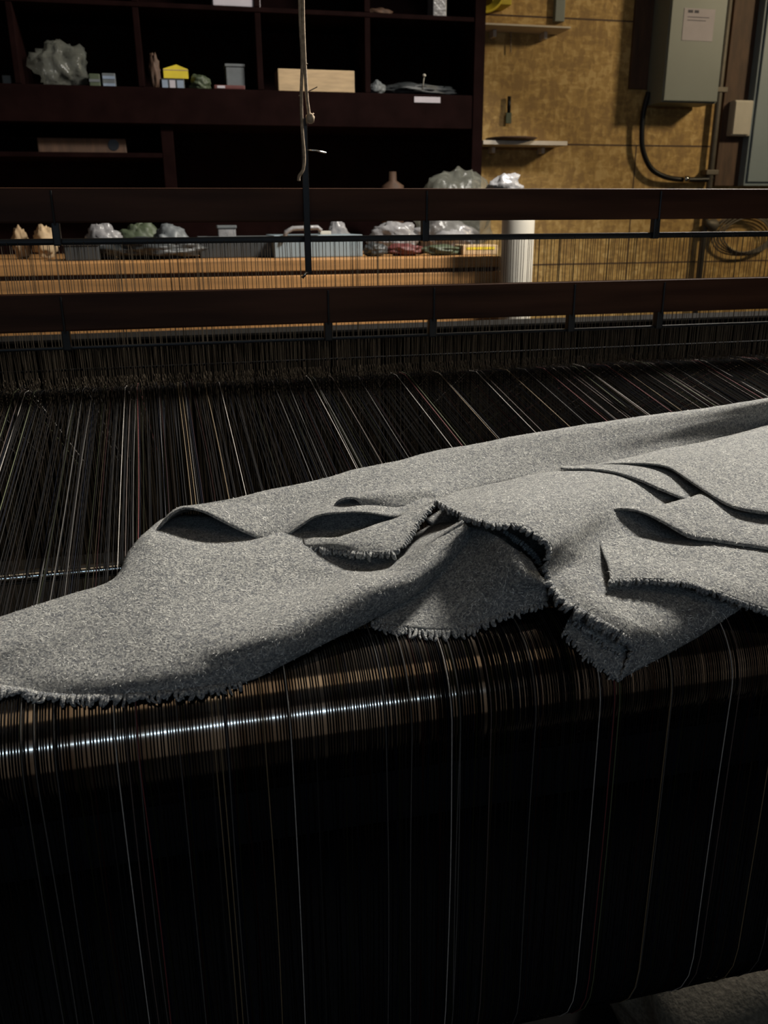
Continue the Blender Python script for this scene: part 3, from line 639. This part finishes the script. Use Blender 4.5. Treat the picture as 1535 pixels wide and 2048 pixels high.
tag(m.build('push_pin', M['white'], None, True), 'white round knob on a thin stem above the dark heap', 'knob')
m = MB(); a = WP(828, 193, YS - 0.003); b = WP(880, 206, YS - 0.003); m.box((a[0], YS - 0.004, b[2]), (b[0], YS - 0.0002, a[2]))
t = m.build('shelf_label', M['label']); tag(t, 'white paper label stuck on the thick shelf edge, right side', 'label')
m = MB()
for k in range(5): xx = a[0] + (b[0] - a[0]) * (0.1 + 0.17 * k); m.box((xx, YS - 0.0045, b[2] + 0.012), (xx + 0.011, YS - 0.004, a[2] - 0.012))
m.build('print_marks', M['greyp'], t)
t = thing_box('storage_case', 75, 276, 252, 305, YI + 0.03, 0.2, 'brown_board', 'dim brown drawer case in the dark lower compartment', 'case', sit=WP(160, 306, YI + 0.03)[2])
m = MB(); a = WP(212, 282, YI); b = WP(240, 296, YI); 
m = MB(); m.lathe(((a[0] + b[0]) / 2, YI + 0.0285, (a[2] + b[2]) / 2), [(0.022, 0), (0.022, 0.002)], 20, (0, 1, 0)); m.build('finger_hole', M['rubber'], t)
zsit = WP(160, 306, YI + 0.03)[2]
sbox('shelf_board', (X0, YS + 0.03, zsit - 0.02), (xat(338, 320) - 0.026, YW - 0.021, zsit - 0.001))
thing_box('jar', 866, -20, 893, 29, YI, 0.09, 'filmw', 'milky jar on the upper shelf near the right side', 'jar', sit=ZT1 + 0.001, lid='white')
lump('plastic_bag', 735, 12, 790, 32, YI, 'brown_board', 'low brown bag on the upper shelf left of the milky jar', 'bag', 12, ZT1 + 0.001)
thing_box('paper_stack', 425, -8, 520, 8, YS + 0.01, 0.2, 'label', 'pale paper stack on the top shelf at the frame edge', 'paper', sit=ZT1 + 0.001)

# ------------------------------------------------------------------ workbench and what lies on it
YT = 3.25
zt_ = WP(500, 521, YT)[2]; XB0, XB1 = WP(-420, 530, YT)[0], WP(1005, 540, YT)[0]
be = empty('workbench', (XB0, YT, 0), 'long orange pine workbench below the shelves, seen through the heddles', 'workbench')
m = MB(); m.box((XB0, YT, zt_ - 0.04), (XB1, YW - 0.003, zt_), 0.003); m.build('bench_top', M['pine'], be)
m = MB(); m.box((XB0, YT, zt_ - 0.30), (XB1 - 0.002, YT + 0.055, zt_ - 0.056), 0.003); m.build('apron', M['pine'], be)
for x in (XB0 + 0.02, 0.1, XB1 - 0.12):
    for y in (YT + 0.06, YW - 0.12):
        m = MB(); m.box((x, y, 0), (x + 0.09, y + 0.09, zt_ - 0.041), 0.003); m.build('leg', M['pine'], be)
m = MB(); m.box((XB0, YT + 0.02, zt_ - 0.0555), (XB1, YT + 0.06, zt_ - 0.0405)); m.build('cleat', M['brown_board'], be)
m = MB(); m.box((X0, YS + 0.01, zt_ + 0.001), (X1, YW - 0.02, zb_ - 0.001)); tag(m.build('plinth_board', M['cubby']), 'dark plinth beam between the bench top and the shelving unit', 'plinth')
Z = zt_ + 0.001
def bl(n, x0, y0, x1, Y, mat, label, cat, seed, amp=.35, group=None): return lump(n, x0, y0, x1, 520, Y, mat, label, cat, seed, Z, amp, 0.7, group)
bl('plastic_bag', 172, 452, 240, 3.55, 'filmw', 'milky white plastic bag at the left of the bench', 'bag', 21)
bl('plastic_bag', 235, 450, 320, 3.6, 'green', 'greenish net bag right of the milky bag on the bench', 'bag', 22)
bl('plastic_bag', 300, 455, 375, 3.5, 'greyp', 'grey crumpled bag in the middle-left of the bench', 'bag', 23)
bl('yarn_cone_heap', 20, 458, 60, 3.7, 'cardboard', 'pale tan lump at the far left of the bench', 'lump', 24)
bl('cloth_rag', 62, 455, 115, 3.65, 'pale_wood', 'yellowish rag at the left of the bench', 'rag', 25)
thing_box('plastic_tub', 128, 492, 198, 520, 3.45, 0.15, 'darkp', 'small black tub at the front left of the bench', 'tub', sit=Z, lid='darkp')
thing_box('glass_jar', 438, 457, 473, 520, 3.6, 0.09, 'filmw', 'pale squarish jar standing by itself on the bench', 'jar', sit=Z, lid='greyp')
bl('black_bag', 200, 478, 400, 3.42, 'darkp', 'long low dark bag lying along the bench front', 'bag', 27, .25)
t = thing_box('storage_crate', 548, 470, 725, 522, 3.42, 0.3, 'blue_panel', 'blue-grey plastic crate with pale handle in the bench middle', 'crate', sit=Z)
m = MB(); m.tube([WP(568, 478, 3.41), WP(572, 464, 3.41), WP(585, 457, 3.41), WP(635, 455, 3.41), WP(642, 462, 3.41)], 0.009, 8); m.build('handle', M['filmw'], t, True)
thing_box('small_box', 640, 462, 662, 472, 3.55, 0.05, 'white', 'small white carton behind the crate handle', 'box', sit=Z)
bl('plastic_bag', 655, 448, 700, 3.7, 'filmw', 'small whitish bag behind the crate', 'bag', 29)
bl('plastic_bag', 748, 446, 838, 3.6, 'filmw', 'shiny white plastic bag right of the crate', 'bag', 30)
bl('plastic_bag', 848, 444, 955, 3.6, 'filmw', 'large pale plastic bag near the right end of the bench', 'bag', 31)
bl('black_bag', 730, 488, 775, 3.4, 'darkp', 'small black bundle right beside the crate', 'bag', 32)
bl('cloth_rag', 780, 490, 850, 3.4, 'maroon', 'maroon rag on the bench below the white bag', 'rag', 33)
bl('cloth_rag', 850, 492, 925, 3.4, 'green', 'dull green rag beside the maroon one on the bench', 'rag', 34)
thing_box('parts_box', 925, 490, 995, 522, 3.4, 0.12, 'pale_wood', 'yellow wooden parts box at the right bench end', 'box', sit=Z, print_=[(.1, .9, .55, .8, 'yellow')])
thing_box('plastic_tub', 400, 480, 545, 522, 3.5, 0.2, 'darkp', 'wide charcoal tub left of the blue-grey crate', 'tub', sit=Z, lid='greyp')
# items on the unit floor / seen above the rail
m = MB(); c = WP(785, 395, YS + 0.1); m.lathe((c[0], c[1], zb_ + 0.001), [(0.05, 0), (0.05, WP(785, 372, YS + .1)[2] - zb_), (0.018, WP(785, 362, YS + .1)[2] - zb_), (0.016, WP(785, 344, YS + .1)[2] - zb_)], 20)
t = m.build('bottle', M['brown_board'], None, True); tag(t, 'dark narrow-necked bottle standing in the lower shelf compartment', 'bottle')
lump('plastic_bag', 846, 345, 988, 470, 3.6, 'film', 'clear plastic bag heaped high at the right end of the bench', 'bag', 41, Z, 0.3, 0.5)
zt2 = WP(1015, 357, 3.5)[2]; c = WP(1037, 500, 3.15)
m = MB(); c0 = WP(1030, 560, 3.15); zt2 = WP(1020, 425, 3.15)[2]; t = empty('plastic_drum', (c0[0], 3.15, 0), 'tall white plastic drum standing right of the workbench', 'drum')
rr_ = abs(WP(1066, 500, 3.15)[0] - WP(1005, 500, 3.15)[0]) / 2
m.lathe((c0[0] + 0.01, 3.17, 0), [(rr_ - .01, 0), (rr_, .02), (rr_, zt2 - 0.03), (rr_ * .93, zt2)], 32); m.build('body', M['white'], t, True)
m = MB(); m.lathe((c0[0] + 0.01, 3.17, zt2 + 0.0005), [(rr_ * .95, 0), (rr_ * .97, .015), (rr_ * .6, .03)], 32); m.build('lid', M['white'], t, True)
lump('plastic_bag', 986, 352, 1046, 430, 3.10, 'filmw', 'white crumpled bag lying on top of the white drum', 'bag', 43, zt2 + 0.031, 0.4, 0.6)

# ------------------------------------------------------------------ things on the strand-board wall
def wallbox(name, x0, y0, x1, y1, d, mat, label, cat, bev=0.003, parent=None, off=0.0):
    Y = YW - d - off - 0.002; a = WP(x0, y0, Y); b = WP(x1, y1, Y); c = WP(x0, y1, Y); e = WP(x1, y0, Y)
    xa = (a[0] + c[0]) / 2; xb = (b[0] + e[0]) / 2; za = (a[2] + e[2]) / 2; zb = (b[2] + c[2]) / 2
    m = MB(); m.box((xa, Y, zb), (xb, Y + d, za), bev); o = m.build(name, M[mat], parent)
    if parent is None: tag(o, label, cat)
    return o, (xa, xb, za, zb, Y)
def wshelf(x0, y0, x1, y1, label):
    Y = YW - 0.15; a = WP(x0, y0, Y); b = WP(x1, y1, Y)
    t = empty('wall_shelf', (a[0], YW, b[2]), label, 'shelf', 'small white wall shelves')
    m = MB(); m.box((a[0], Y, b[2]), (b[0], YW - 0.002, a[2]), 0.002); m.build('board', M['whitewood'], t)
    for u in (0.2, 0.8):
        xx = a[0] + (b[0] - a[0]) * u; m = MB(); m.box((xx - 0.008, YW - 0.06, b[2] - 0.03), (xx + 0.008, YW - 0.002, b[2] - 0.0005)); m.build('bracket', M['whitewood'], t)
    return a[2], a[0], b[0]
s1z, _, _ = wshelf(968, 45, 1141, 57, 'upper small white shelf on the strand-board wall')
s2z, _, _ = wshelf(966, 280, 1134, 291, 'lower small white shelf on the strand-board wall')
m = MB(); c = WP(1022, 272, YW - 0.09); m.lathe((c[0], c[1], s2z + 0.001), [(0.10, 0), (0.125, 0.012), (0.12, 0.014), (0.09, 0.004)], 32)
tag(m.build('shallow_dish', M['brown_board'], None, True), 'shallow brown dish lying on the lower white shelf', 'dish')
# screwdriver hanging on the wall
a = WP(1018, 193, YW - 0.02); b = WP(1017, 225, YW - 0.02); c = WP(1016, 247, YW - 0.02)
t = empty('chisel', (a[0], a[1], c[2]), 'black chisel hanging upright on the wall above the lower shelf', 'tool')
m = MB(); m.tube([a, b], 0.009, 8); m.build('handle', M['rubber'], t, True)
m = MB(); m.box((c[0] - 0.014, c[1] - 0.004, c[2]), (c[0] + 0.014, c[1] + 0.004, b[2]), 0.002); m.build('blade', M['green'], t)
m = MB(); m.tube([WP(1021, 62, YW - 0.02), WP(1021, 105, YW - 0.02)], 0.003, 6); tag(m.build('white_string', M['twine']), 'short pale cord hanging below the upper white shelf', 'cord')
# yellow coil
c = WP(965, -22, YW - 0.2); t = empty('cord_reel', c, 'yellow cord reel hanging at the top edge of the frame', 'reel')
for k in range(4):
    m = MB(); R_ = 0.09 - 0.006 * k; m.tube([(c[0] + R_ * 1.1 * math.cos(q) , c[1] + 0.008 * k, c[2] + R_ * math.sin(q)) for q in np.linspace(0, 2 * math.pi, 40)], 0.007, 8, False); m.build('cord_turn', M['yellow'], t, True)
wallbox('yellow_case', 985, -60, 1024, 9, 0.12, 'yellow', 'yellow plastic case above the upper white shelf', 'case')
wallbox('steel_strip', 1112, -60, 1131, 43, 0.03, 'panel', 'narrow grey metal strip standing on the upper white shelf', 'strip')
# electrical cabinet and backing
wallbox('backing_board', 1268, -80, 1450, 180, 0.02, 'brown_board', 'dark brown backing board behind the grey electrical cabinet', 'board')
t = empty('electrical_cabinet', WP(1390, 200, YW - 0.12), 'grey metal electrical cabinet with paper label on the wall', 'cabinet')
Y = YW - 0.19; a = WP(1325, -80, Y); b = WP(1452, 207, Y); xa, xb, zt3, zb3 = WP(1330, 205, Y)[0], WP(1432, 207, Y)[0], a[2], b[2]
xa = WP(1330, 150, Y)[0]; xb = WP(1440, 150, Y)[0]
m = MB(); m.box((xa - 0.0, Y + 0.012, zb3), (xb, YW - 0.023, zt3), 0.004); m.build('housing', M['panel'], t)
m = MB(); m.box((xa + 0.003, Y, zb3 + 0.006), (xb - 0.003, Y + 0.0115, zt3), 0.003); m.build('door', M['panel'], t)
la = WP(1368, 16, Y); lb = WP(1423, 83, Y); m = MB(); m.box((la[0], Y - 0.002, lb[2]), (lb[0], Y - 0.0003, la[2])); lo = m.build('paper_label', M['label'], t)
m = MB()
for k, (u, v, ww) in enumerate([(.12, .86, .16), (.33, .86, .14), (.12, .72, .7), (.12, .62, .6)]):
    hh = 0.012 if k < 2 else 0.003
    m.box((la[0] + (lb[0] - la[0]) * u, Y - 0.0026, lb[2] + (la[2] - lb[2]) * v), (la[0] + (lb[0] - la[0]) * (u + ww), Y - 0.002, lb[2] + (la[2] - lb[2]) * v + hh))
m.build('print', M['ink'], lo)
# cable
pts = [WP(1296, 185, YW - 0.05), WP(1287, 220, YW - 0.05), WP(1283, 260, YW - 0.05), WP(1285, 300, YW - 0.05), WP(1300, 335, YW - 0.05), WP(1325, 352, YW - 0.05), WP(1360, 359, YW - 0.04), WP(1425, 359, YW - 0.04)]
t = empty('power_cable', pts[0], 'thick black cable bending down from the electrical cabinet', 'cable')
m = MB(); m.tube(cr(np.array(pts), 8), 0.013, 10); m.build('jacket', M['rubber'], t, True)
m = MB(); c = WP(1371, 358, YW - 0.06); m.tube([c - np.array([.012, 0, 0]), c + np.array([.012, 0, 0])], 0.016, 10); m.build('clamp', M['chrome'], t, True)
for (x0, x1, r, lab) in ((1458, 1424, 0.016, 'vertical metal conduit pipe just right of the grey cabinet'),):
    a = WP(1436, 200, YW - 0.04)
    m = MB(); m.tube([(a[0], YW - 0.04, 0.6), (a[0], YW - 0.04, 3.25)], r, 14)
    t = m.build('conduit_pipe', M['conduit'], None, True); tag(t, lab, 'pipe')
    for py in (180, 345): z = WP(1436, py, YW - .04)[2]; m = MB(); m.box((a[0] - 0.035, YW - 0.06, z - 0.012), (a[0] + 0.035, YW - 0.003, z + 0.012), 0.003); m.build('pipe_strap', M['conduit'], t)
wallbox('vertical_board', 1452, -80, 1504, 372, 0.02, 'brown_board', 'brown vertical board right of the conduit carrying a switch box', 'board')
t = empty('switch_box', WP(1480, 240, YW - .1), 'small white box mounted on the brown vertical board', 'switch box')
wallbox('housing', 1466, 200, 1503, 272, 0.05, 'white', None, None, 0.006, t, 0.022)
wallbox('cover_plate', 1468, 203, 1500, 269, 0.008, 'white', None, None, 0.003, t, 0.0725)
t = empty('tall_cabinet', WP(1530, 370, YW - .2), 'tall blue-grey metal cabinet at the right frame edge', 'cabinet')
wallbox('housing', 1512, -80, 1640, 372, 0.07, 'blue_panel', None, None, 0.005, t)
wallbox('door', 1520, -76, 1632, 364, 0.012, 'blue_panel', None, None, 0.003, t, 0.071)
# coiled hose on the wall, low right
c = WP(1492, 470, YW - 0.06); t = empty('wire_coil', c, 'loose coil of clear tubing hanging low on the right wall', 'coil')
for k in range(5):
    m = MB(); ra, rb2 = 0.19 - 0.012 * k, 0.11 - 0.006 * k
    m.tube([(c[0] + ra * math.cos(q), YW - 0.03 - 0.008 * k, c[2] + rb2 * math.sin(q) + 0.004 * math.sin(3 * q + k)) for q in np.linspace(0, 2 * math.pi, 48)], 0.004, 8, False); m.build('turn', M['conduit'], t, True)
c = WP(1428, 452, YW - 0.05); m = MB(); m.lathe(c, [(0.03, 0), (0.035, 0.02), (0.02, 0.05), (0.012, 0.07)], 16, (-1, -0.3, 0.3)); tag(m.build('brass_nozzle', M['conduit'], None, True), 'small metal nozzle at the left of the coiled tubing', 'nozzle')

# ------------------------------------------------------------------ twine and strap hanging in front of the frames
YTW = YH + 0.05
def tw(lst, Y=YTW): return [WP(x, y, Y) for x, y in lst]
t = empty('hanging_twine', WP(600, -60, YTW), 'frayed jute twine hanging from above in front of the shelves', 'twine')
m = MB(); m.tube(cr(np.array(tw([(597, -90), (600, 40), (604, 120), (602, 190), (604, 260), (608, 310), (606, 338), (598, 352), (597, 362)])), 6), 0.0024, 8); m.build('strand', M['twine'], t, True)
m = MB(); m.tube(cr(np.array(tw([(604, -90), (606, 40), (609, 120), (613, 190), (618, 232)])), 6), 0.0026, 8); m.build('strand', M['twine'], t, True)
m = MB(); c = WP(620, 237, YTW); m.blob(c, (0.006, 0.006, 0.007), 4, 10, 0.3); m.tube([c, WP(627, 226, YTW)], 0.001, 5); m.tube([c, WP(613, 247, YTW)], 0.001, 5); m.build('knot', M['twine'], t, True)
m = MB()
for (a_, b_) in (((610, 126), (615, 128)), ((610, 186), (634, 174)), ((604, 186), (597, 192))): m.tube([WP(*a_, YTW), WP(*b_, YTW)], 0.0008, 5)
m.build('loose_ends', M['twine'], t)
t = empty('strap_hanger', WP(612, 500, YH + .06), 'black steel hanger strap running down past the upper rail', 'hanger')
Y = YH + 0.066
a = WP(607, 240, Y); b = WP(621, 555, Y); xa = WP(612, 400, Y)[0]
m = MB(); m.box((xa - 0.005, Y - 0.003, WP(612, 548, Y)[2]), (xa + 0.005, Y + 0.003, WP(612, 236, Y)[2]), 0.001); m.build('strap', M['rubber'], t)
m = MB(); m.tube([WP(616, 545, Y - .004), WP(611, 547, Y - .006), WP(604, 556, Y - .006)], 0.0025, 8); m.build('cotter_pin', M['chrome'], t, True)
m = MB(); m.tube([WP(613, 300, Y - .004), WP(632, 301, Y - .004), WP(651, 306, Y - .004)], 0.0013, 6); m.build('cross_pin', M['chrome'], t, True)

# ------------------------------------------------------------------ felt heap on the floor, lower right
base = np.array([1.05, 0.95, 0.0])
m = MB(); m.blob((1.20, 0.92, 0.10), (0.60, 0.30, 0.23), 51, 34, 0.12, 1.6, 0.001)
tag(m.build('felt_blanket', M['rug'], None, True), 'brown-grey felt blanket heaped on the floor below the warp beam', 'blanket')
print('THREAD COUNT', len(cols))
